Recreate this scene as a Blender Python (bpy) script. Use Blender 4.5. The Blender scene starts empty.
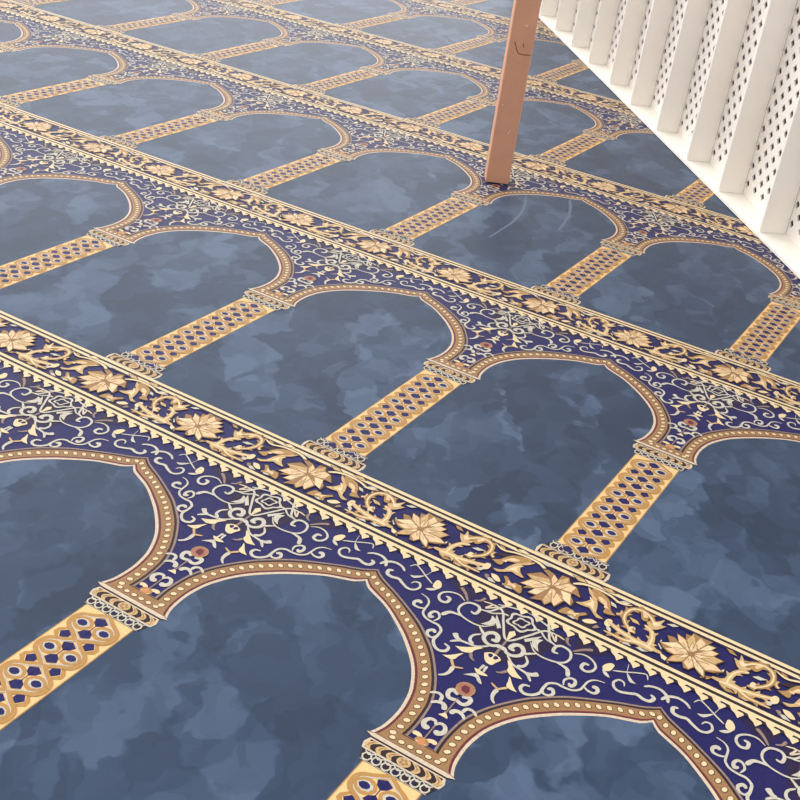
import bpy, math, random
import numpy as np
from mathutils import Matrix, Vector

SC = bpy.context.scene
COL = SC.collection
PI = math.pi
# ------------------------------------------------------------------ camera
CAMR = [[0.847846, 0.514934, 0.126491], [0.351135, -0.366496, -0.861617], [-0.397318, 0.774934, -0.491544]]
CAMC = [1.13877, -1.91526, 1.4337]
cam_data = bpy.data.cameras.new('camera')
cam = bpy.data.objects.new('camera', cam_data)
COL.objects.link(cam)
cam_data.sensor_width = 36.0
cam_data.sensor_fit = 'HORIZONTAL'
cam_data.lens = 1166.15 / 800.0 * 36.0
cam_data.clip_start = 0.05
cam_data.clip_end = 200.0
r_, d_, f_ = [Vector(v) for v in CAMR]
mw = Matrix.Identity(4)
for k, v in enumerate((r_, -d_, -f_)):
    for q in range(3):
        mw[q][k] = v[q]
for q in range(3):
    mw[q][3] = CAMC[q]
cam.matrix_world = mw
SC.camera = cam

# ------------------------------------------------------------------ light
SC.view_settings.view_transform = 'Standard'
SC.view_settings.look = 'None'
SC.view_settings.gamma = 1.0
SC.view_settings.use_curve_mapping = False
SC.view_settings.exposure = 0.13

def lin(c):
    return tuple(((x / 255.0) / 12.92 if x / 255.0 <= 0.04045 else ((x / 255.0 + 0.055) / 1.055) ** 2.4) for x in c)

SKY_LOW, SKY_HIGH = 0.76, 2.9
world = bpy.data.worlds.new('daylight')
SC.world = world
world.use_nodes = True
wn = world.node_tree
bg = wn.nodes['Background']
# overcast daylight, with a low lobe added to brighten the far carpet and boards
wtc = wn.nodes.new('ShaderNodeTexCoord')
dot = wn.nodes.new('ShaderNodeVectorMath'); dot.operation = 'DOT_PRODUCT'
dot.inputs[1].default_value = (-0.446, 0.866, 0.225)
wn.links.new(wtc.outputs['Generated'], dot.inputs[0])
ss = wn.nodes.new('ShaderNodeMapRange'); ss.interpolation_type = 'SMOOTHSTEP'
ss.inputs['From Min'].default_value = 0.25; ss.inputs['From Max'].default_value = 1.0
ss.inputs['To Min'].default_value = SKY_LOW; ss.inputs['To Max'].default_value = SKY_HIGH
wn.links.new(dot.outputs['Value'], ss.inputs['Value'])
wn.links.new(ss.outputs[0], bg.inputs['Strength'])
bg.inputs['Color'].default_value = (0.97, 0.98, 1.0, 1)

sun_data = bpy.data.lights.new('soft_daylight', 'SUN')
sun_data.energy = 1.75
sun_data.angle = math.radians(70)
sun_data.color = (1.0, 0.95, 0.90)
sun = bpy.data.objects.new('soft_daylight', sun_data)
COL.objects.link(sun)
# light comes in softly from the open left side of the hall
to = Vector((0.90, 0.02, -0.38))
sun.rotation_euler = to.to_track_quat('-Z', 'Y').to_euler()
sun.location = (-4, 2, 4)

# ------------------------------------------------------------------ materials
def nmat(name, color, rough=0.9, sheen=0.0, bump=0.0, bscale=400.0, spec=0.2, var=0.0, vscale=60.0, tint=(1, 1, 1)):
    m = bpy.data.materials.new(name)
    m.use_nodes = True
    nt = m.node_tree
    b = nt.nodes['Principled BSDF']
    b.inputs['Base Color'].default_value = (*lin(color), 1)
    b.inputs['Roughness'].default_value = rough
    b.inputs['Specular IOR Level'].default_value = spec
    b.inputs['Sheen Weight'].default_value = sheen
    b.inputs['Sheen Roughness'].default_value = 0.3
    b.inputs['Sheen Tint'].default_value = (*tint, 1)
    tc = nt.nodes.new('ShaderNodeTexCoord')
    if bump > 0:
        n = nt.nodes.new('ShaderNodeTexNoise')
        n.inputs['Scale'].default_value = bscale
        n.inputs['Detail'].default_value = 2.0
        nt.links.new(tc.outputs['Object'], n.inputs['Vector'])
        bp = nt.nodes.new('ShaderNodeBump')
        bp.inputs['Strength'].default_value = bump
        bp.inputs['Distance'].default_value = 0.002
        nt.links.new(n.outputs['Fac'], bp.inputs['Height'])
        nt.links.new(bp.outputs['Normal'], b.inputs['Normal'])
    if var > 0:
        n = nt.nodes.new('ShaderNodeTexNoise')
        n.inputs['Scale'].default_value = vscale
        n.inputs['Detail'].default_value = 3.0
        nt.links.new(tc.outputs['Object'], n.inputs['Vector'])
        mx = nt.nodes.new('ShaderNodeMixRGB')
        c = lin(color)
        mx.inputs[1].default_value = (*[x * (1 - var) for x in c], 1)
        mx.inputs[2].default_value = (*[min(1, x * (1 + var)) for x in c], 1)
        nt.links.new(n.outputs['Fac'], mx.inputs[0])
        nt.links.new(mx.outputs[0], b.inputs['Base Color'])
    return m

PILE = dict(rough=0.5, sheen=0.22, bump=0.2, bscale=900, spec=0.11, vscale=160)
ST = (0.92, 0.95, 1.0)
def pile(name, color, var=0.35, sheen=None):
    d = dict(PILE)
    if sheen is not None: d['sheen'] = sheen
    return nmat(name, color, var=var, tint=ST, **d)

M = {}
M['navy'] = pile('navy_pile', (24, 20, 80))
M['maroon'] = pile('maroon_pile', (34, 20, 54))
M['dark'] = pile('dark_brown_pile', (44, 28, 32))
M['red'] = pile('red_brown_pile', (112, 62, 50))
M['cream'] = pile('cream_pile', (220, 196, 154), .2)
M['pale'] = pile('pale_cream_pile', (204, 184, 160), .3)
M['gold'] = pile('gold_pile', (164, 126, 76), .4)
M['tan'] = pile('tan_pile', (194, 160, 112), .4)
M['band'] = pile('brown_band_pile', (150, 112, 74), .3)
M['scroll'] = pile('silver_cream_pile', (192, 184, 168), .3)
M['dusk'] = pile('dusky_mauve_pile', (140, 116, 106), .3)
M['terra'] = pile('terracotta_pile', (160, 106, 88), .3)
M['rust'] = pile('rust_pile', (200, 132, 84), .3)
M['wine'] = pile('wine_red_pile', (100, 40, 44), .3)
M['brushed'] = pile('brushed_blue_pile', (90, 105, 126), .2)
M['pillar'] = pile('pillar_cream_pile', (228, 188, 130), .15)
M['ochre'] = pile('pillar_ochre_pile', (176, 132, 74), .2)
M['peach'] = pile('petal_peach_pile', (218, 184, 142), .35)

def field_material():
    m = pile('slate_blue_pile', (66, 84, 108), 0, sheen=0.28)
    nt = m.node_tree
    b = nt.nodes['Principled BSDF']
    L = nt.links.new
    tc = nt.nodes.new('ShaderNodeTexCoord')
    # warp the coordinates a little so that the brushed patches get ragged edges
    n0 = nt.nodes.new('ShaderNodeTexNoise'); n0.inputs['Scale'].default_value = 9.0; n0.inputs['Detail'].default_value = 3
    L(tc.outputs['Object'], n0.inputs['Vector'])
    sub = nt.nodes.new('ShaderNodeVectorMath'); sub.operation = 'SUBTRACT'; sub.inputs[1].default_value = (.5, .5, .5)
    L(n0.outputs['Color'], sub.inputs[0])
    scl = nt.nodes.new('ShaderNodeVectorMath'); scl.operation = 'SCALE'; scl.inputs['Scale'].default_value = 0.14
    L(sub.outputs[0], scl.inputs[0])
    add = nt.nodes.new('ShaderNodeVectorMath'); add.operation = 'ADD'
    L(tc.outputs['Object'], add.inputs[0]); L(scl.outputs[0], add.inputs[1])
    def vor(scale, rot, stretch):
        mp = nt.nodes.new('ShaderNodeMapping')
        mp.vector_type = 'TEXTURE'
        mp.inputs['Rotation'].default_value = (0, 0, rot)
        mp.inputs['Scale'].default_value = (stretch, 1, 1)
        L(add.outputs[0], mp.inputs['Vector'])
        v = nt.nodes.new('ShaderNodeTexVoronoi'); v.feature = 'SMOOTH_F1'
        v.inputs['Scale'].default_value = scale; v.inputs['Smoothness'].default_value = 0.12
        L(mp.outputs[0], v.inputs['Vector'])
        sp = nt.nodes.new('ShaderNodeSeparateColor'); L(v.outputs['Color'], sp.inputs[0])
        return sp.outputs[0]
    a = vor(8.0, 2.3, 2.0); c = vor(13.0, 1.5, 2.2); e3 = vor(24.0, 2.0, 1.6)
    n1 = nt.nodes.new('ShaderNodeTexNoise'); n1.inputs['Scale'].default_value = 2.2; n1.inputs['Detail'].default_value = 4
    L(tc.outputs['Object'], n1.inputs['Vector'])
    def mth(op, x, y):
        k = nt.nodes.new('ShaderNodeMath'); k.operation = op
        for i, q in enumerate((x, y)):
            if isinstance(q, (int, float)): k.inputs[i].default_value = q
            else: L(q, k.inputs[i])
        return k.outputs[0]
    s = mth('ADD', mth('ADD', mth('MULTIPLY', a, 0.42), mth('MULTIPLY', c, 0.32)), mth('MULTIPLY', e3, 0.14))
    s = mth('ADD', s, mth('MULTIPLY', n1.outputs['Fac'], 0.36))
    ramp = nt.nodes.new('ShaderNodeValToRGB')
    ramp.color_ramp.elements[0].position = 0.30; ramp.color_ramp.elements[0].color = (*lin((39, 53, 74)), 1)
    ramp.color_ramp.elements[1].position = 0.92; ramp.color_ramp.elements[1].color = (*lin((75, 92, 117)), 1)
    e = ramp.color_ramp.elements.new(0.58); e.color = (*lin((48, 64, 88)), 1)
    L(s, ramp.inputs[0])
    L(ramp.outputs[0], b.inputs['Base Color'])
    return m
M['field'] = field_material()
MATS = list(M.keys())

# ------------------------------------------------------------------ object helpers
def mesh_obj(name, verts, faces, mat, parent=None, loc=(0, 0, 0), rotz=0.0, smooth=False):
    me = bpy.data.meshes.new(name)
    me.from_pydata([tuple(v) for v in verts], [], faces)
    me.materials.append(mat)
    me.update()
    o = bpy.data.objects.new(name, me)
    COL.objects.link(o)
    o.location = loc
    o.rotation_euler = (0, 0, rotz)
    if parent: o.parent = parent
    if smooth:
        for p in me.polygons: p.use_smooth = True
    return o

class MB:
    def __init__(s): s.v = []; s.f = []
    def box(s, x0, y0, z0, x1, y1, z1):
        k = len(s.v)
        s.v += [(x0, y0, z0), (x1, y0, z0), (x1, y1, z0), (x0, y1, z0), (x0, y0, z1), (x1, y0, z1), (x1, y1, z1), (x0, y1, z1)]
        s.f += [(k, k+3, k+2, k+1), (k+4, k+5, k+6, k+7), (k, k+1, k+5, k+4), (k+1, k+2, k+6, k+5), (k+2, k+3, k+7, k+6), (k+3, k, k+4, k+7)]
    def build(s, name, mat, parent=None, **k):
        return mesh_obj(name, s.v, s.f, mat, parent, **k)
def bevel(o, w, seg=2):
    b = o.modifiers.new('bevel', 'BEVEL'); b.width = w; b.segments = seg; b.limit_method = 'ANGLE'
    return o

# outlines of the woven motifs, measured in carpet coordinates
STROKES = [
    ('scroll', 0.006, 0.012, [(-0.324, 1.557), (-0.297, 1.55), (-0.281, 1.531), (-0.277, 1.501), (-0.273, 1.48), (-0.255, 1.463), (-0.228, 1.458), (-0.206, 1.458), (-0.186, 1.443), (-0.182, 1.416), (-0.182, 1.389), (-0.167, 1.367), (-0.146, 1.358), (-0.128, 1.369), (-0.129, 1.389), (-0.147, 1.396)]),
    ('scroll', 0.006, 0.016, [(-0.277, 1.501), (-0.294, 1.492), (-0.314, 1.493), (-0.32, 1.508), (-0.311, 1.52), (-0.299, 1.515)]),
    ('scroll', 0.006, 0.014, [(-0.226, 1.465), (-0.219, 1.488), (-0.23, 1.507), (-0.245, 1.508), (-0.252, 1.492), (-0.246, 1.476), (-0.235, 1.485)]),
    ('scroll', 0.006, 0.014, [(-0.182, 1.416), (-0.191, 1.395), (-0.209, 1.398), (-0.216, 1.414), (-0.205, 1.428), (-0.194, 1.419)]),
    ('scroll', 0.005, 0.012, [(-0.062, 1.577), (-0.089, 1.546), (-0.122, 1.537), (-0.164, 1.544), (-0.188, 1.561), (-0.194, 1.589), (-0.181, 1.617), (-0.152, 1.624), (-0.136, 1.609), (-0.138, 1.583), (-0.155, 1.584)]),
    ('scroll', 0.016, 0.006, [(-0.221, 1.508), (-0.208, 1.535), (-0.187, 1.543), (-0.164, 1.544)]),
    ('scroll', 0.005, 0.013, [(-0.195, 1.617), (-0.223, 1.632), (-0.253, 1.626), (-0.273, 1.605), (-0.272, 1.581), (-0.256, 1.566), (-0.238, 1.573), (-0.239, 1.595), (-0.254, 1.598)]),
    ('dusk', 0.014, 0.006, [(-0.236, 1.671), (-0.211, 1.652), (-0.187, 1.623)]),
    ('dusk', 0.005, 0.012, [(-0.172, 1.641), (-0.155, 1.652), (-0.148, 1.674)]),
    ('scroll', 0.006, 0.01, [(-0.137, 1.612), (-0.108, 1.624), (-0.091, 1.655), (-0.069, 1.698)]),
    ('scroll', 0.005, 0.008, [(-0.125, 1.616), (-0.096, 1.621), (-0.068, 1.642), (-0.048, 1.644)]),
    ('scroll', 'P', 'P', [(-0.102, 1.551), (-0.088, 1.576), (-0.086, 1.592), (-0.09, 1.61), (-0.071, 1.599), (-0.065, 1.583), (-0.076, 1.563)]),
    ('scroll', 0.01, 0.018, [(0.011, 1.486), (-0.008, 1.497), (-0.025, 1.483), (-0.046, 1.483), (-0.064, 1.5), (-0.064, 1.523), (-0.048, 1.539), (-0.03, 1.532), (-0.025, 1.511), (-0.041, 1.507)]),
    ('scroll', 0.013, 0.006, [(-0.076, 1.451), (-0.093, 1.462), (-0.095, 1.487), (-0.077, 1.509)]),
    ('scroll', 0.007, 0.01, [(-0.028, 1.48), (-0.06, 1.45), (-0.088, 1.444), (-0.117, 1.438), (-0.139, 1.416)]),
    ('scroll', 0.01, 0.02, [(-0.113, 1.441), (-0.13, 1.445), (-0.145, 1.46)]),
    ('cream', 'P', 'P', [(-0.116, 1.408), (-0.092, 1.421), (-0.066, 1.442), (-0.042, 1.456), (-0.059, 1.429), (-0.061, 1.413), (-0.083, 1.4), (-0.097, 1.402)]),
    ('dusk', 0.013, 0.004, [(-0.062, 1.41), (-0.051, 1.393), (-0.037, 1.386)]),
    ('cream', 'P', 'P', [(-0.127, 1.348), (-0.107, 1.363), (-0.08, 1.395), (-0.085, 1.375), (-0.089, 1.354), (-0.103, 1.346)]),
    ('tan', 0.01, 0.006, [(-0.096, 1.348), (-0.086, 1.336), (-0.073, 1.325), (-0.048, 1.336)]),
    ('scroll', 0.016, 0.006, [(-0.076, 1.324), (-0.074, 1.299), (-0.08, 1.278), (-0.095, 1.264)]),
    ('scroll', 0.012, 0.004, [(-0.072, 1.515), (-0.088, 1.529), (-0.102, 1.54)]),
    ('cream', 'P', 'P', [(-0.037, 1.439), (-0.02, 1.454), (0.001, 1.453), (0.019, 1.442), (0.012, 1.421), (0.006, 1.404), (-0.012, 1.404), (-0.026, 1.418)]),
    ('navy', 'P', 'P', [(-0.018, 1.442), (-0.011, 1.449), (-0.003, 1.446), (-0.003, 1.433), (-0.011, 1.432)]),
    ('scroll', 0.01, 0.006, [(-0.005, 1.39), (-0.006, 1.373), (-0.008, 1.36)]),
    ('cream', 'P', 'P', [(-0.033, 1.36), (-0.017, 1.361), (0.016, 1.355), (0.001, 1.345), (-0.017, 1.345)]),
    ('scroll', 'P', 'P', [(-0.038, 1.313), (-0.01, 1.342), (0.007, 1.334), (0.026, 1.311), (0.01, 1.314), (-0.005, 1.326)]),
    ('scroll', 0.012, 0.016, [(-0.002, 1.209), (-0.009, 1.203), (-0.023, 1.202), (-0.033, 1.213), (-0.034, 1.23), (-0.023, 1.237), (-0.007, 1.227)]),
    ('scroll', 0.008, 0.012, [(-0.077, 1.184), (-0.067, 1.194), (-0.052, 1.198), (-0.04, 1.191), (-0.037, 1.172)]),
    ('scroll', 0.008, 0.018, [(-0.055, 1.151), (-0.045, 1.163), (-0.029, 1.169), (-0.016, 1.163), (-0.011, 1.148)]),
    ('cream', 'P', 'P', [(-0.018, 1.124), (-0.007, 1.137), (-0.006, 1.145), (0.003, 1.138), (0.013, 1.125), (0.002, 1.124)]),
    ('scroll', 0.008, 0.02, [(-0.0, 1.081), (-0.008, 1.096), (-0.024, 1.094), (-0.032, 1.08), (-0.03, 1.067), (-0.019, 1.058), (-0.012, 1.067)]),
    ('cream', 0.016, 0.012, [(-0.038, 1.019), (-0.025, 1.023), (-0.012, 1.016), (-0.011, 0.999), (-0.016, 0.998)]),
    ('gold', 0.016, 0.02, [(-0.016, 0.997), (-0.008, 1.011), (0.008, 1.007)]),
    ('scroll', 0.008, 0.012, [(-0.426, 1.62), (-0.444, 1.635), (-0.472, 1.64), (-0.498, 1.626), (-0.511, 1.6)]),
    ('scroll', 0.014, 0.006, [(-0.456, 1.599), (-0.469, 1.592), (-0.464, 1.572), (-0.444, 1.567), (-0.421, 1.573), (-0.4, 1.562), (-0.374, 1.551), (-0.354, 1.557), (-0.344, 1.578), (-0.354, 1.598), (-0.37, 1.596), (-0.377, 1.581)]),
    ('scroll', 0.004, 0.006, [(-0.426, 1.654), (-0.414, 1.675), (-0.389, 1.665), (-0.357, 1.644), (-0.322, 1.624)]),
    ('scroll', 'P', 'P', [(-0.403, 1.615), (-0.388, 1.622), (-0.362, 1.644), (-0.373, 1.621), (-0.386, 1.61)]),
    ('scroll', 0.005, 0.004, [(-0.361, 1.642), (-0.352, 1.685)]),
    ('cream', 'P', 'P', [(-0.318, 1.626), (-0.318, 1.65), (-0.304, 1.651), (-0.291, 1.633), (-0.291, 1.615), (-0.304, 1.609), (-0.314, 1.614)]),
    ('scroll', 'P', 'P', [(-0.327, 1.588), (-0.314, 1.601), (-0.294, 1.612), (-0.301, 1.596), (-0.315, 1.587)]),
    ('tan', 0.036, 0.014, [(-0.391, 1.795), (-0.358, 1.801), (-0.328, 1.8), (-0.292, 1.808), (-0.257, 1.818), (-0.217, 1.836)]),
    ('gold', 0.026, 0.008, [(-0.332, 1.797), (-0.294, 1.781), (-0.26, 1.781), (-0.226, 1.781)]),
    ('tan', 0.01, 0.028, [(-0.417, 1.8), (-0.389, 1.802), (-0.367, 1.816)]),
    ('tan', 0.022, 0.014, [(-0.37, 1.802), (-0.369, 1.842), (-0.354, 1.879), (-0.325, 1.896)]),
    ('gold', 0.014, 0.024, [(-0.314, 1.834), (-0.284, 1.848), (-0.259, 1.879), (-0.253, 1.914), (-0.265, 1.947), (-0.295, 1.959), (-0.325, 1.947), (-0.347, 1.922)]),
    ('tan', 'P', 'P', [(-0.385, 1.935), (-0.368, 1.933), (-0.37, 1.963), (-0.349, 1.937), (-0.327, 1.94), (-0.327, 1.911), (-0.349, 1.892), (-0.368, 1.904)]),
    ('gold', 'P', 'P', [(-0.333, 1.94), (-0.305, 1.966), (-0.282, 1.973), (-0.296, 1.938), (-0.308, 1.916), (-0.325, 1.919)]),
    ('cream', 'P', 'P', [(-0.309, 1.84), (-0.305, 1.861), (-0.291, 1.859), (-0.285, 1.842), (-0.295, 1.83)]),
    ('cream', 'P', 'P', [(-0.239, 1.823), (-0.23, 1.846), (-0.215, 1.843), (-0.213, 1.818), (-0.227, 1.806)]),
    ('gold', 'P', 'P', [(-0.229, 1.876), (-0.207, 1.891), (-0.193, 1.921), (-0.176, 1.944), (-0.142, 1.959), (-0.113, 1.957), (-0.132, 1.925), (-0.158, 1.908), (-0.186, 1.895), (-0.189, 1.867), (-0.206, 1.866)]),
    ('tan', 'P', 'P', [(-0.203, 1.834), (-0.173, 1.847), (-0.163, 1.882), (-0.142, 1.922), (-0.101, 1.956), (-0.112, 1.931), (-0.132, 1.908), (-0.118, 1.873), (-0.097, 1.854), (-0.124, 1.852), (-0.144, 1.856), (-0.164, 1.839), (-0.183, 1.826)]),
    ('cream', 0.007, 0.012, [(-0.255, 1.962), (-0.219, 1.948), (-0.173, 1.963), (-0.118, 1.967), (-0.079, 1.959), (-0.049, 1.937)]),
    ('gold', 'P', 'P', [(-0.153, 1.817), (-0.142, 1.823), (-0.117, 1.802), (-0.084, 1.809), (-0.069, 1.772), (-0.091, 1.773), (-0.112, 1.78), (-0.138, 1.771), (-0.134, 1.792)]),
    ('cream', 'P', 'P', [(-0.194, 1.803), (-0.172, 1.806), (-0.15, 1.784), (-0.164, 1.777), (-0.183, 1.787)]),
    ('dusk', 'P', 'P', [(-0.211, 1.786), (-0.196, 1.79), (-0.191, 1.77), (-0.2, 1.772)]),
    ('gold', 0.016, 0.006, [(-0.228, 1.886), (-0.24, 1.897), (-0.237, 1.916)]),
]
FLOWER_A = [(-0.606, 1.848), (-0.584, 1.862), (-0.566, 1.847), (-0.597, 1.896), (-0.575, 1.902), (-0.558, 1.889), (-0.574, 1.925), (-0.549, 1.92), (-0.54, 1.914), (-0.551, 1.943), (-0.53, 1.945), (-0.531, 1.963), (-0.504, 1.959), (-0.465, 1.96), (-0.474, 1.94), (-0.447, 1.942), (-0.456, 1.921), (-0.431, 1.92), (-0.44, 1.896), (-0.407, 1.894), (-0.421, 1.87), (-0.424, 1.859), (-0.394, 1.842), (-0.42, 1.82), (-0.445, 1.81), (-0.436, 1.79), (-0.435, 1.778), (-0.457, 1.788), (-0.476, 1.805), (-0.488, 1.782), (-0.504, 1.781), (-0.515, 1.805), (-0.532, 1.791), (-0.559, 1.775), (-0.556, 1.8), (-0.549, 1.819), (-0.569, 1.818), (-0.587, 1.829)]
VEINS_A = [[(-0.505, 1.857), (-0.566, 1.847)], [(-0.505, 1.857), (-0.558, 1.889)], [(-0.505, 1.857), (-0.54, 1.914)], [(-0.505, 1.857), (-0.509, 1.924)], [(-0.505, 1.857), (-0.474, 1.94)], [(-0.505, 1.857), (-0.456, 1.921)], [(-0.505, 1.857), (-0.44, 1.896)], [(-0.505, 1.857), (-0.424, 1.859)], [(-0.505, 1.857), (-0.445, 1.81)], [(-0.505, 1.857), (-0.476, 1.805)], [(-0.505, 1.857), (-0.515, 1.805)], [(-0.505, 1.857), (-0.549, 1.819)]]
FLOWER_B = [(-0.096, 1.819), (-0.088, 1.835), (-0.073, 1.866), (-0.098, 1.879), (-0.062, 1.921), (-0.019, 1.911), (-0.064, 1.939), (-0.048, 1.949), (-0.022, 1.941), (0.002, 1.922), (0.002, 1.953), (0.027, 1.957), (0.041, 1.934), (0.07, 1.925), (0.1, 1.883), (0.069, 1.886), (0.067, 1.875), (0.09, 1.848), (0.092, 1.822), (0.064, 1.833), (0.057, 1.808), (0.049, 1.782), (0.032, 1.798), (0.02, 1.77), (0.002, 1.785), (-0.034, 1.768), (-0.022, 1.797), (-0.053, 1.792), (-0.043, 1.826), (-0.076, 1.802), (-0.067, 1.83)]
VEINS_B = [[(0.001, 1.874), (-0.073, 1.866)], [(0.001, 1.874), (-0.019, 1.911)], [(0.001, 1.874), (0.002, 1.922)], [(0.001, 1.874), (0.038, 1.932)], [(0.001, 1.874), (0.069, 1.886)], [(0.001, 1.874), (0.064, 1.833)], [(0.001, 1.874), (0.032, 1.798)], [(0.001, 1.874), (0.002, 1.785)], [(0.001, 1.874), (-0.022, 1.797)], [(0.001, 1.874), (-0.043, 1.826)]]
BRUSH = [([(-0.784, 3.343), (-0.69, 3.114), (-0.642, 2.9), (-0.628, 2.706), (-0.622, 2.522)], 0.018), ([(-0.555, 3.513), (-0.471, 3.324), (-0.413, 3.12), (-0.381, 2.946)], 0.02)]

# ------------------------------------------------------------------ carpet pattern, in units of one arch width
U = 0.6                 # one arch is 0.6 m wide
Q = 2.0497               # one row of arches is Q units deep
DZ = 0.00022            # the pile of each colour stands a hair above the one it is set in
TV = []; TF = []; TM = []
OFF = 0.034             # the motifs were measured from the lower edge of the stripe
NJ = 0
def jit():
    global NJ
    NJ += 1
    return (NJ % 13) * 8e-6

def area(p):
    return sum(p[i][0] * p[(i+1) % len(p)][1] - p[(i+1) % len(p)][0] * p[i][1] for i in range(len(p))) / 2
def poly(pts, mat, z):
    if area(pts) < 0: pts = pts[::-1]
    k = len(TV); z += jit()
    for p in pts: TV.append((p[0], p[1] + OFF, z))
    TF.append(list(range(k, k + len(pts)))); TM.append(MATS.index(mat))
def rect(u0, v0, u1, v1, mat, z): poly([(u0, v0), (u1, v0), (u1, v1), (u0, v1)], mat, z)
def spline(pts, n=5):
    if len(pts) < 3: return list(pts)
    P = [pts[0]] + list(pts) + [pts[-1]]; out = []
    for i in range(1, len(P) - 2):
        for k in range(n):
            t = k / n; r = []
            for d in (0, 1):
                a, b, c, e = P[i-1][d], P[i][d], P[i+1][d], P[i+2][d]
                r.append(.5 * (2*b + (c-a)*t + (2*a-5*b+4*c-e)*t*t + (3*b-a-3*c+e)*t**3))
            out.append(tuple(r))
    out.append(tuple(pts[-1])); return out
def normals(c):
    N = []
    for i in range(len(c)):
        a = c[max(0, i-1)]; b = c[min(len(c)-1, i+1)]
        dx, dy = b[0]-a[0], b[1]-a[1]; l = math.hypot(dx, dy) or 1
        N.append((-dy/l, dx/l))
    return N
def strip(A, B, mat, z):
    for i in range(len(A)-1):
        poly([A[i], A[i+1], B[i+1], B[i]], mat, z)
def stroke(pts, w0, w1, mat, z, n=5, ext=0.0):
    c = spline(pts, n); N = normals(c); m = len(c) - 1
    A = []; B = []
    for i, (p, q) in enumerate(zip(c, N)):
        t = i / m; w = w0 + (w1 - w0) * t
        e = min(1, .45 + 5*t, .45 + 5*(1-t)); h = w * e / 2 + ext
        A.append((p[0] + q[0]*h, p[1] + q[1]*h)); B.append((p[0] - q[0]*h, p[1] - q[1]*h))
    k = len(TV); z += jit()
    for i in range(m+1):
        TV.append((A[i][0], A[i][1] + OFF, z + i*1.2e-6)); TV.append((B[i][0], B[i][1] + OFF, z + i*1.2e-6))
    for i in range(m):
        q = [k+2*i, k+2*i+2, k+2*i+3, k+2*i+1]
        if area([TV[j][:2] for j in q]) < 0: q = q[::-1]
        TF.append(q); TM.append(MATS.index(mat))
def ell(cx, cy, rx, ry, mat, z, a=0.0, n=12, pw=1.0):
    pts = []
    for i in range(n):
        t = 2*PI*i/n; x, y = rx*math.cos(t), ry*math.sin(t)
        pts.append((cx + x*math.cos(a) - y*math.sin(a), cy + x*math.sin(a) + y*math.cos(a)))
    poly(pts, mat, z)
def ring(cx, cy, rx, ry, w, mat, z, a=0.0, n=14, lobes=0, la=0):
    O = []; I = []
    for i in range(n + 1):
        t = 2*PI*i/n; k = 1 + la*math.cos(lobes*t)
        for L_, d in ((O, 0), (I, w)):
            x, y = (rx-d)*k*math.cos(t), (ry-d)*k*math.sin(t)
            L_.append((cx + x*math.cos(a) - y*math.sin(a), cy + x*math.sin(a) + y*math.cos(a)))
    strip(O, I, mat, z)
def mir(p): return [(-x, y) for x, y in p]

# ground of the row: navy everywhere, with a red-violet patch of darker yarn round the rosette
OFF = 0
rect(0, 0, 1, Q, 'navy', 0)
OFF = 0.034
poly([(-.17, 1.675), (-.13, 1.60), (-.10, 1.50), (-.03, 1.43), (.03, 1.43), (.10, 1.50), (.13, 1.60), (.17, 1.675)], 'maroon', DZ)
for s in (1, -1):
    poly([(s*.30, 1.69), (s*.17, 1.69), (s*.19, 1.615)], 'maroon', DZ*1.5)

# arch: measured inner and outer line of half the arch, mirrored
inner = [(.135, .945), (.119, .985), (.113, 1.05), (.118, 1.105), (.134, 1.165), (.178, 1.246), (.25, 1.325), (.313, 1.378), (.38, 1.425), (.44, 1.452), (.475, 1.468), (.5, 1.494)]
outer = [(.049, .985), (.045, 1.04), (.048, 1.10), (.058, 1.16), (.092, 1.24), (.155, 1.332), (.21, 1.387), (.27, 1.435), (.38, 1.498), (.43, 1.522), (.468, 1.541), (.5, 1.566)]
def resample(c, n):
    c = spline(c, 8); L_ = [0]
    for i in range(1, len(c)): L_.append(L_[-1] + math.dist(c[i], c[i-1]))
    return [(float(np.interp(L_[-1]*i/n, L_, [p[0] for p in c])), float(np.interp(L_[-1]*i/n, L_, [p[1] for p in c]))) for i in range(n+1)]
NS = 36
I0 = resample(inner, NS); O0 = resample(outer, NS)
I_ = I0 + [(1-x, y) for x, y in I0[::-1][1:]]
O_ = O0 + [(1-x, y) for x, y in O0[::-1][1:]]
poly([(0, -OFF), (1, -OFF), (1, .94), (.866, .94)] + I_[::-1] + [(.134, .94), (0, .94)], 'field', DZ*2)
def mixc(t): return [(a[0] + (b[0]-a[0])*t, a[1] + (b[1]-a[1])*t) for a, b in zip(I_, O_)]
for t0, t1, mt in ((0, .15, 'pale'), (.15, .27, 'wine'), (.27, .86, 'band'), (.86, .98, 'dark'), (.98, 1.08, 'dusk')):
    strip(mixc(t0), mixc(t1), mt, DZ*3)
mid = mixc(.59)
Lm = [0]
for i in range(1, len(mid)): Lm.append(Lm[-1] + math.dist(mid[i], mid[i-1]))
no = int(Lm[-1] / .0315)
nm = normals(mid)
for i in range(no):
    s = Lm[-1]*(i+.5)/no
    x = float(np.interp(s, Lm, [p[0] for p in mid])); y = float(np.interp(s, Lm, [p[1] for p in mid]))
    k = min(range(len(mid)), key=lambda j: abs(Lm[j]-s)); a = math.atan2(nm[k][1], nm[k][0]) + .5
    ell(x, y, .0125, .0100, 'dark', DZ*4, a, 10); ell(x, y, .0105, .0078, 'cream', DZ*5, a, 8)

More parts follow.
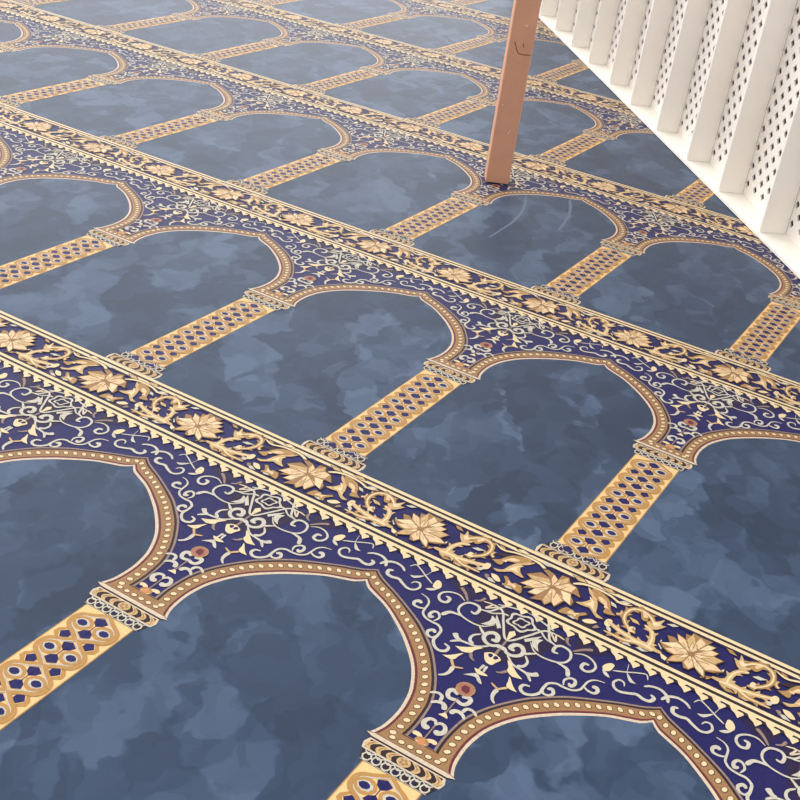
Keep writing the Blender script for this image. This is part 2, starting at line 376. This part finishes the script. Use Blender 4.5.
# foot of the spandrel and the capital, at u = 0
def cap(s=0):
    strip([(-.125, .948), (.125, .948)], [(-.05, .998), (.05, .998)], 'band', DZ*4)
    stroke([(-.058, .994), (.058, .994)], .006, .006, 'dark', DZ*5)
    for i in range(6):
        x = -.072 + i*.0288
        ell(x, .967, .0115, .009, 'dark', DZ*5, .2, 10); ell(x, .967, .0095, .007, 'cream', DZ*6, .2, 8)
    poly([(-.142, .945), (-.12, .951), (.12, .951), (.142, .945), (.12, .930), (-.12, .930)], 'dark', DZ*5)
    poly([(-.142, .943), (-.12, .949), (.12, .949), (.142, .943), (.12, .935), (-.12, .935)], 'pale', DZ*6)
def braid(v0, v1, w0, w1, up):
    """a row of curled leaves between a cream outline, mirrored about its middle"""
    poly([(-w0, v0), (w0, v0), (w0 + .006, (v0+v1)/2), (w1, v1), (-w1, v1), (-w0 - .006, (v0+v1)/2)], 'pale', DZ*5)
    poly([(-w0+.006, v0+.005), (w0-.006, v0+.005), (w1-.006, v1-.005), (-w1+.006, v1-.005)], 'dark', DZ*6)
    h = v1 - v0
    for s in (1, -1):
        for i in range(3):
            x = .016 + i*.034
            pts = [(x, v0+.88*h), (x+.016, v0+.86*h), (x+.032, v0+.66*h), (x+.037, v0+.40*h), (x+.028, v0+.13*h), (x+.014, v0+.12*h),
                   (x+.020, v0+.36*h), (x+.016, v0+.60*h)]
            poly([(s*a, c) for a, c in spline(pts + [pts[0]], 3)[:-1]], 'tan', DZ*7)
            stroke([(s*(x+.014), v0+.76*h), (s*(x+.026), v0+.55*h), (s*(x+.026), v0+.30*h)], .003, .003, 'band', DZ*8, n=3)
    ell(0, v0+.5*h, .021, .40*h, 'tan', DZ*7.5, 0, 14)
    for k_ in range(5):
        a_ = k_*2*PI/5
        ell(.009*math.cos(a_), v0+.5*h+.19*h*math.sin(a_), .0045, .11*h, 'band', DZ*8.5, a_, 6)
def mini(v0, v1, w0, w1):
    """the narrow net of white yarn below the leaves"""
    poly([(-w0, v0), (w0, v0), (w1, v1), (-w1, v1)], 'dark', DZ*5)
    h = v1 - v0; n = 7
    stroke([(-w0, v0+.06*h), (w0, v0+.06*h)], .005, .005, 'scroll', DZ*6, n=2)
    stroke([(-w1, v0+.96*h), (w1, v0+.96*h)], .005, .005, 'scroll', DZ*6, n=2)
    for i in range(n):
        wm = (w0 + w1)/2 * .96
        x = -wm + (i+.5) * 2*wm/n; d = wm/n
        ring(x, v0+.46*h, d*1.02, .40*h, .0052, 'scroll', DZ*6.5, 0, 8)
        ell(x, v0+.42*h, .0055, .13*h, 'navy' if i % 2 else 'dark', DZ*7, 0, 6)
        stroke([(x-d, v0+.92*h), (x, v0+.66*h), (x+d, v0+.92*h)], .005, .005, 'scroll', DZ*7, n=2)
cap()
braid(.886, .929, .122, .120, 1)
mini(.846, .887, .104, .118)
# pillar shaft with its interlace of six cells
rect(-.0945, .040, .0945, .85, 'gold', DZ*3)
rect(-.0905, .040, .0905, .85, 'pillar', DZ*4)
PC = .131
for k in range(6):
    c = .121 + PC*k; b = c + PC/2
    for s in (1, -1):
        # outer half drops on the boundaries between two cells
        for bb in ((b,) if k else (b, c - PC/2)):
            if bb > .84: continue
            poly([(s*.030, bb+.030), (s*.060, bb+.028), (s*.080, bb+.008), (s*.082, bb-.010), (s*.060, bb-.028), (s*.030, bb-.030)], 'ochre', DZ*5)
            poly([(s*.034, bb+.020), (s*.055, bb+.019), (s*.068, bb), (s*.055, bb-.019), (s*.034, bb-.020)], 'pillar', DZ*6)
            poly([(s*.030, bb+.016), (s*.052, bb+.018), (s*.066, bb+.001), (s*.052, bb-.018), (s*.030, bb-.016)], 'navy', DZ*7)
    # big loop that crosses itself on the boundaries
    for s in (1, -1):
        lp = [(0, c-PC/2-.006), (s*.034, c-.046), (s*.070, c-.026), (s*.079, c), (s*.070, c+.026), (s*.034, c+.046), (0, c+PC/2+.006)]
        stroke(lp, .016, .016, 'ochre', DZ*8, n=4)
        stroke([(x*.86, c + (y-c)*.86) for x, y in lp], .0045, .0045, 'scroll', DZ*8.5, n=4)
    poly([(0, c-.052), (.030, c-.036), (.060, c-.020), (.066, c), (.060, c+.020), (.030, c+.036), (0, c+.052), (-.030, c+.036), (-.060, c+.020), (-.066, c), (-.060, c-.020), (-.030, c-.036)], 'pillar', DZ*7.5)
    for s in (1, -1):
        # small dark cushion shapes above and below the drops, joined by a thin line
        poly([(-.024, c+s*.038), (0, c+s*.052), (.024, c+s*.038), (.017, c+s*.022), (0, c+s*.010), (-.017, c+s*.022)], 'navy', DZ*8.2)
    stroke([(0, c-.03), (0, c+.03)], .006, .006, 'navy', DZ*10.5, n=2)
    for s in (1, -1):
        pts = [(s*.004, c), (s*.014, c+.020), (s*.036, c+.030), (s*.060, c+.022), (s*.074, c), (s*.060, c-.022), (s*.036, c-.030), (s*.014, c-.020)]
        poly(spline(pts + [pts[0]], 2)[:-1], 'ochre', DZ*9)
        q = [(s*.041 + (x - s*.040)*.72, c + (y-c)*.62) for x, y in pts]
        poly(q, 'scroll', DZ*9.5)
        q = [(s*.043 + (x - s*.040)*.50, c + (y-c)*.44) for x, y in pts]
        poly(q, 'navy', DZ*11)
# base
OFF = 0
braid(.001, .056, .132, .132, 1)
mini(.056, .106, .126, .100)
OFF = 0.034

# border stripe with its two pairs of cream lines
for a, b, mt in ((2.000, 2.0157, 'cream'), (1.988, 2.000, 'dark'), (1.973, 1.988, 'cream'), (1.962, 1.973, 'maroon'),
                 (1.757, 1.764, 'maroon'), (1.742, 1.757, 'cream'), (1.729, 1.742, 'dark'), (1.713, 1.729, 'cream'), (1.706, 1.713, 'maroon')):
    rect(0, a, 1, b, mt, DZ*5)
for i in range(18):
    x = i/18
    poly([(x, 1.715), (x+.0556, 1.715), (x+.050, 1.700), (x+.036, 1.675), (x+.024, 1.690), (x+.004, 1.702)], 'cream', DZ*6)
    poly([(x+.030, 1.714), (x+.056, 1.713), (x+.066, 1.698), (x+.050, 1.699), (x+.044, 1.706), (x+.026, 1.706)], 'dark', DZ*7)

for col, w0, w1, pts in STROKES:
    border = pts[0][1] > 1.75
    zz = DZ * (6 if border else 4.5)
    under = 'dark' if border else None
    if w0 == 'P':
        cx = sum(p[0] for p in pts)/len(pts); cy = sum(p[1] for p in pts)/len(pts)
        axis = max(p[0] for p in pts) > .0005
        if axis: pts = [(x - cx, y) for x, y in pts]; cx = 0
        for m in ((0,) if axis else (0, 1)):
            q = spline(pts + [pts[0]], 3)[:-1]
            if m: q = mir(q)
            c = -cx if m else cx
            if under: poly([(c + (x-c)*1.14, cy + (y-cy)*1.14) for x, y in q], under, zz - DZ*.5)
            poly(q, col, zz + DZ*(1 if col == 'navy' else 0))
            if border and col in ('gold', 'tan'):
                poly([(c + (x-c)*.45, cy + (y-cy)*.45) for x, y in q], 'cream' if col == 'tan' else 'peach', zz + DZ)
    else:
        for q in (pts, mir(pts)):
            if under: stroke(q, w0, w1, under, zz - DZ*.5, ext=.004)
            stroke(q, w0, w1, col, zz)
            if border and w0 > .01: stroke(q, w0*.35, w1*.35, 'cream', zz + DZ, n=4)
            if border and max(w0, w1) > .02 and len(q) > 3:
                # leaflets curling off the stem
                sp = spline(q, 5); sn = normals(sp)
                for k_ in range(2, len(sp) - 3, 3):
                    sg = 1 if (k_ // 3) % 2 else -1
                    (x0, y0), (nx, ny) = sp[k_], sn[k_]; tx, ty = ny, -nx
                    wl = (w0 + (w1 - w0)*k_/len(sp))*.5
                    tri = [(x0 + sg*nx*wl*.6 - tx*.010, y0 + sg*ny*wl*.6 - ty*.010), (x0 + sg*nx*(wl + .013) + tx*.012, y0 + sg*ny*(wl + .013) + ty*.012), (x0 + sg*nx*wl*.6 + tx*.010, y0 + sg*ny*wl*.6 + ty*.010)]
                    poly(tri, col, zz + DZ*.4)
rs = random.Random(4)
for (cx, cy, a) in ((-.43, 1.785, .6), (-.40, 1.955, -.4), (-.36, 1.775, -.2), (-.30, 1.772, .2), (-.225, 1.955, -.6), (-.20, 1.925, .5), (-.235, 1.80, .9), (-.10, 1.80, .3), (-.12, 1.775, -.2), (-.06, 1.975, .1), (-.29, 1.892, .3), (-.18, 1.77, -.3), (-.40, 1.84, 1.2), (-.16, 1.985, 0)):
    for sg in (1, -1):
        L_ = .020 + rs.random()*.008
        pts = [(-L_, 0), (-.2*L_, .42*L_), (L_, .1*L_), (0, -.35*L_)]
        q = [(sg*(cx + x*math.cos(a) - y*math.sin(a)), cy + x*math.sin(a) + y*math.cos(a)) for x, y in pts]
        poly([(sg*cx + (x - sg*cx)*1.3, cy + (y-cy)*1.3) for x, y in q], 'dark', DZ*5.2)
        poly(q, rs.choice(['gold', 'tan', 'scroll', 'cream']), DZ*5.6)
# terracotta bud, stems and stalks on the axis
ell(0, 1.262, .030, .030, 'terra', DZ*5); ring(0, 1.262, .030, .030, .004, 'gold', DZ*6); poly([(-.008, 1.25), (.012, 1.246), (.014, 1.262), (.006, 1.278), (-.010, 1.276), (-.014, 1.262)], 'wine', DZ*6)
stroke([(0, 1.215), (0, 1.14)], .010, .010, 'dusk', DZ*4.4)
stroke([(0, 1.085), (0, 1.02)], .010, .010, 'dusk', DZ*4.4)
stroke([(0, 1.53), (0, 1.44)], .016, .022, 'dusk', DZ*4.2)
poly([(-.010, .992), (.010, .992), (.012, 1.004), (0, 1.020), (-.012, 1.004)], 'rust', DZ*6)
# rosette in its pointed shield
stroke([(-.13, 1.66), (-.078, 1.655), (-.045, 1.60), (0, 1.535), (.045, 1.60), (.078, 1.655), (.13, 1.66)], .008, .008, 'scroll', DZ*5)
stroke([(-.10, 1.672), (-.05, 1.690), (0, 1.700), (.05, 1.688), (.10, 1.672)], .007, .007, 'scroll', DZ*6)
ring(0, 1.640, .047, .042, .009, 'scroll', DZ*5.5, 0, 30, 5, .13)
ring(0, 1.640, .026, .022, .007, 'scroll', DZ*5.5, .6, 24, 4, .18)
ell(0, 1.640, .008, .008, 'maroon', DZ*6)
poly([(-.012, 1.575), (0, 1.590), (.012, 1.575), (0, 1.53)], 'cream', DZ*6)
for s in (1, -1):
    poly([(s*.060, 1.60), (s*.082, 1.625), (s*.072, 1.595), (s*.050, 1.565), (s*.040, 1.575)], 'scroll', DZ*5.5)
    stroke([(s*.095, 1.66), (s*.125, 1.63), (s*.115, 1.66), (s*.145, 1.655)], .007, .006, 'pale', DZ*5)
# lotus flowers of the border
for F_, V_ in ((FLOWER_A, VEINS_A), (FLOWER_B, VEINS_B)):
    cx = sum(p[0] for p in F_)/len(F_); cy = sum(p[1] for p in F_)/len(F_)
    poly([(cx + (x-cx)*1.07, cy + (y-cy)*1.07) for x, y in F_], 'dark', DZ*7)
    poly(F_, 'band', DZ*8)
    c0 = V_[0][0]
    V_ = sorted(V_, key=lambda q: -math.atan2(q[1][1] - c0[1], q[1][0] - c0[0]))
    def ang(q): return math.atan2(q[1] - c0[1], q[0] - c0[0])
    def pt(q, k_): return (c0[0] + (q[0] - c0[0])*k_, c0[1] + (q[1] - c0[1])*k_)
    for j, (a, p0) in enumerate(V_):
        p1 = V_[(j+1) % len(V_)][1]
        a0 = ang(p0); span = (a0 - ang(p1)) % (2*PI)
        ins = [q for q in F_ if .04 < (a0 - ang(q)) % (2*PI) < span - .04]
        if not ins: continue
        tip = max(ins, key=lambda q: math.dist(q, c0))
        mt = ('peach', 'tan', 'peach', 'cream')[j % 4]
        m_ = pt(tip, .5)
        e0 = (p0[0]*.88 + tip[0]*.12, p0[1]*.88 + tip[1]*.12); e1 = (p1[0]*.88 + tip[0]*.12, p1[1]*.88 + tip[1]*.12)
        poly([pt(tip, .10), pt(e0, .55), pt(e0, .93), pt(tip, .96), pt(e1, .93), pt(e1, .55)], mt, DZ*8.5)
        # inner row of smaller petals
        poly([pt(tip, .06), pt(e0, .42), pt(tip, .60), pt(e1, .42)], 'band', DZ*8.9)
        poly([pt(tip, .10), pt(e0, .36), pt(tip, .54), pt(e1, .36)], 'cream' if j % 2 else 'peach', DZ*9.3)
    ell(c0[0], c0[1], .008, .008, 'band', DZ*10)

# the partition line (needed to know where the carpet may stop)
FA = Vector((0.4615, 2.1599)); ANG = math.radians(-51.57)
E_ = Vector((math.cos(ANG), math.sin(ANG))); NN = Vector((-E_.y, E_.x))   # NN points behind the partition

# ------------------------------------------------------------------ floor
fl = MB(); fl.box(-9, -4, -.108, 7, 11, -.008)
floor = fl.build('floor', nmat('concrete_floor', (150, 145, 138), rough=.8, var=.15, vscale=6))
floor['kind'] = 'structure'

# ------------------------------------------------------------------ carpet: one woven piece, one mesh
tv = np.array(TV, dtype=np.float64); nv = len(tv)
loops = np.concatenate([np.array(f) for f in TF]); lens = np.array([len(f) for f in TF]); tm = np.array(TM)
cells = []
for j in range(-2, 6):
    for i in range(-10, 5):
        corners = [Vector(((i+a)*U, (j*Q + b*Q)*U)) for a in (0, 1) for b in (0, 1)]
        if min((c - FA).dot(NN) for c in corners) > .35: continue
        cells.append((i, j))
n = len(cells)
V = np.zeros((n, nv, 3))
for k, (i, j) in enumerate(cells):
    V[k, :, 0] = (tv[:, 0] + i)*U; V[k, :, 1] = (tv[:, 1] + j*Q)*U; V[k, :, 2] = tv[:, 2]
V = V.reshape(-1, 3)
LO = (loops[None, :] + (np.arange(n)*nv)[:, None]).ravel()
LN = np.tile(lens, n); MI = np.tile(tm, n)
# backing of the carpet, a thin slab under every cell
bk = []; bf = []
for (i, j) in cells:
    k = len(V) + len(bk)
    x0, x1, y0, y1 = i*U, (i+1)*U, j*Q*U, (j+1)*Q*U
    for z in (-.0078, -.0002): bk += [(x0, y0, z), (x1, y0, z), (x1, y1, z), (x0, y1, z)]
    bf += [(k, k+3, k+2, k+1), (k, k+1, k+5, k+4), (k+1, k+2, k+6, k+5), (k+2, k+3, k+7, k+6), (k+3, k, k+4, k+7)]
V = np.vstack([V, np.array(bk)]); LO = np.concatenate([LO, np.array(bf).ravel()])
LN = np.concatenate([LN, np.full(len(bf), 4)]); MI = np.concatenate([MI, np.full(len(bf), MATS.index('navy'))])
# two long curved marks where the pile was brushed the other way
TV.clear(); TF.clear(); TM.clear(); OFF = 0
for pts, w in BRUSH: stroke(pts, w, w*.7, 'brushed', DZ*2.6)
k = len(V); tb = np.array(TV); tb[:, :2] *= U
V = np.vstack([V, tb]); LO = np.concatenate([LO, np.concatenate([np.array(f) + k for f in TF])])
LN = np.concatenate([LN, np.array([len(f) for f in TF])]); MI = np.concatenate([MI, np.array(TM)])
me = bpy.data.meshes.new('prayer_carpet')
me.vertices.add(len(V)); me.vertices.foreach_set('co', V.astype(np.float32).ravel())
me.loops.add(len(LO)); me.loops.foreach_set('vertex_index', LO.astype(np.int32))
me.polygons.add(len(LN))
me.polygons.foreach_set('loop_start', np.concatenate([[0], np.cumsum(LN)[:-1]]).astype(np.int32))
for k in MATS: me.materials.append(M[k])
me.polygons.foreach_set('material_index', MI.astype(np.int32))
me.update(calc_edges=True)
carpet = bpy.data.objects.new('prayer_carpet', me)
COL.objects.link(carpet)
carpet['label'] = 'slate blue prayer carpet woven with rows of gold pillared arches and navy floral borders'
carpet['category'] = 'carpet'
print('carpet polys', len(LN), 'cells', n)

# ------------------------------------------------------------------ white partition
white = nmat('white_paint', (252, 245, 237), rough=.55, spec=.35, var=.05, vscale=5)
white_lat = nmat('white_lattice_paint', (252, 245, 238), rough=.5, spec=.35, var=.04, vscale=9)
sillm = nmat('white_sill_paint', (250, 246, 236), rough=.5, spec=.35, var=.04, vscale=8)
shadem = nmat('dark_shade_sheet', (96, 82, 74), rough=.95, var=.2, vscale=10)
DEPTH = .111; TH = .014; H = 1.85; SILL = .016
# distances of the upright boards along the partition, far to near
BOARDS = [-4.62, -4.21, -3.81, -3.41, -3.01, -2.64, -2.225, -1.855, -1.445, -1.03, -.65, -.225, .21, .62, 1.03]
org = FA + E_ * 0
part = bpy.data.objects.new('lattice_partition', None)
COL.objects.link(part)
part.location = (org.x, org.y, 0.003)
part.rotation_euler = (0, 0, ANG)
part['label'] = 'long white painted lattice partition with upright boards standing along the carpet'
part['category'] = 'partition'
# local axes: x along the partition (towards the viewer), y away behind it, z up
xa, xb = BOARDS[0], BOARDS[-1] + TH
s = MB(); s.box(xa, 0, 0, xb, DEPTH + .05, SILL); bevel(s.build('sill', sillm, part), .002, 1)
s = MB(); s.box(xa, -.01, H, xb, DEPTH + .05, H + .04); bevel(s.build('top_rail', white, part), .004)
s = MB(); s.box(xa, DEPTH + .035, SILL, xb, DEPTH + .045, H); s.build('shade_sheet', shadem, part)  # added dark sheet, stands in for the shaded space behind the lattice holes
brd = MB(); brd.box(0, .008, SILL, TH, DEPTH, H)
board = bevel(brd.build('upright_board', white, part), .0015, 1)
for k, x in enumerate(BOARDS):
    c = board if k == 0 else board.copy()
    if k: COL.objects.link(c)
    c.location = (x, 0, 0)
# lattice of every bay: diamond holes in staggered columns
HP = .0745; R_H = .0172; LT = .006
def lattice(width):
    lb = MB(); nc = round(width / .0375); cw = width / nc
    for c in range(nc):
        x0, x1 = c*cw, (c+1)*cw; cx = (x0+x1)/2
        zc = (.066 if c % 2 == 0 else .0305); lo = SILL
        while lo < H:
            hi = min(H, zc + HP/2)
            hole = zc - R_H > lo - 1e-4 and zc + R_H < hi + 1e-4
            if not hole:
                for y, flip in ((0, 0), (LT, 1)):
                    k = len(lb.v); lb.v += [(x0, y, lo), (x1, y, lo), (x1, y, hi), (x0, y, hi)]
                    lb.f.append((k+3, k+2, k+1, k) if flip else (k, k+1, k+2, k+3))
            else:
                k = len(lb.v)
                for y in (0, LT):
                    lb.v += [(x0, y, lo), (x1, y, lo), (x1, y, hi), (x0, y, hi), (cx, y, zc-R_H), (cx+R_H*.95, y, zc), (cx, y, zc+R_H), (cx-R_H*.95, y, zc)]
                F = [(0, 1, 4), (1, 5, 4), (1, 2, 5), (2, 6, 5), (2, 3, 6), (3, 7, 6), (3, 0, 7), (0, 4, 7)]
                lb.f += [tuple(k+q for q in f) for f in F] + [tuple(k+8+q for q in f[::-1]) for f in F]
                for a, d in ((4, 5), (5, 6), (6, 7), (7, 4)): lb.f.append((k+a, k+d, k+8+d, k+8+a))
            lo = hi; zc += HP
    return lb
for x, x2 in zip(BOARDS, BOARDS[1:]):
    o = lattice(x2 - x - TH).build('lattice_panel', white_lat, part)
    o.location = (x + TH, DEPTH, 0)

# ------------------------------------------------------------------ wooden post
wood = nmat('brown_painted_wood', (216, 160, 130), rough=.6, spec=.3, bump=.25, bscale=60, var=.12, vscale=14)
PX, PY = -0.6095, 2.034
pang = math.atan2(CAMR[0][1], CAMR[0][0])
post = bpy.data.objects.new('wooden_post', None); COL.objects.link(post)
post.location = (PX, PY, 0.003); post.rotation_euler = (0, 0, pang)
post['label'] = 'reddish brown painted wooden post standing upright on the carpet'
post['category'] = 'post'
PW, PD, PH = .045, .075, 2.4
b = MB(); b.box(-PW, 0, 0, PW, PD, PH)
shaft = bevel(b.build('shaft', wood, post), .004, 3)
crm = nmat('dark_wood_crack', (96, 62, 48), rough=.9)
def mark(name, pts, w, m):
    k = MB(); n_ = len(pts)
    for i in range(n_-1):
        (x0, z0), (x1, z1) = pts[i], pts[i+1]
        dx, dz = x1-x0, z1-z0; l = math.hypot(dx, dz); nx, nz = -dz/l*w/2, dx/l*w/2
        q = len(k.v)
        for y in (-.0012, .001): k.v += [(x0+nx, y, z0+nz), (x0-nx, y, z0-nz), (x1-nx, y, z1-nz), (x1+nx, y, z1+nz)]
        k.f += [(q, q+1, q+2, q+3), (q+7, q+6, q+5, q+4), (q, q+4, q+5, q+1), (q+1, q+5, q+6, q+2), (q+2, q+6, q+7, q+3), (q+3, q+7, q+4, q)]
    return k.build(name, m, post)
mark('crack', [(-.026, .532), (-.018, .518), (-.014, .505), (-.004, .492), (.014, .490), (.040, .491)], .0022, crm)
mark('crack', [(.006, .530), (.012, .514)], .0020, crm)
chipm = nmat('pale_paint_chip', (232, 208, 186), rough=.8)
for (x, z) in ((.002, .592), (.008, .590), (.006, .197), (.010, .205), (-.032, .300)):
    mark('paint_chip', [(x, z), (x+.005, z+.002)], .004, chipm)
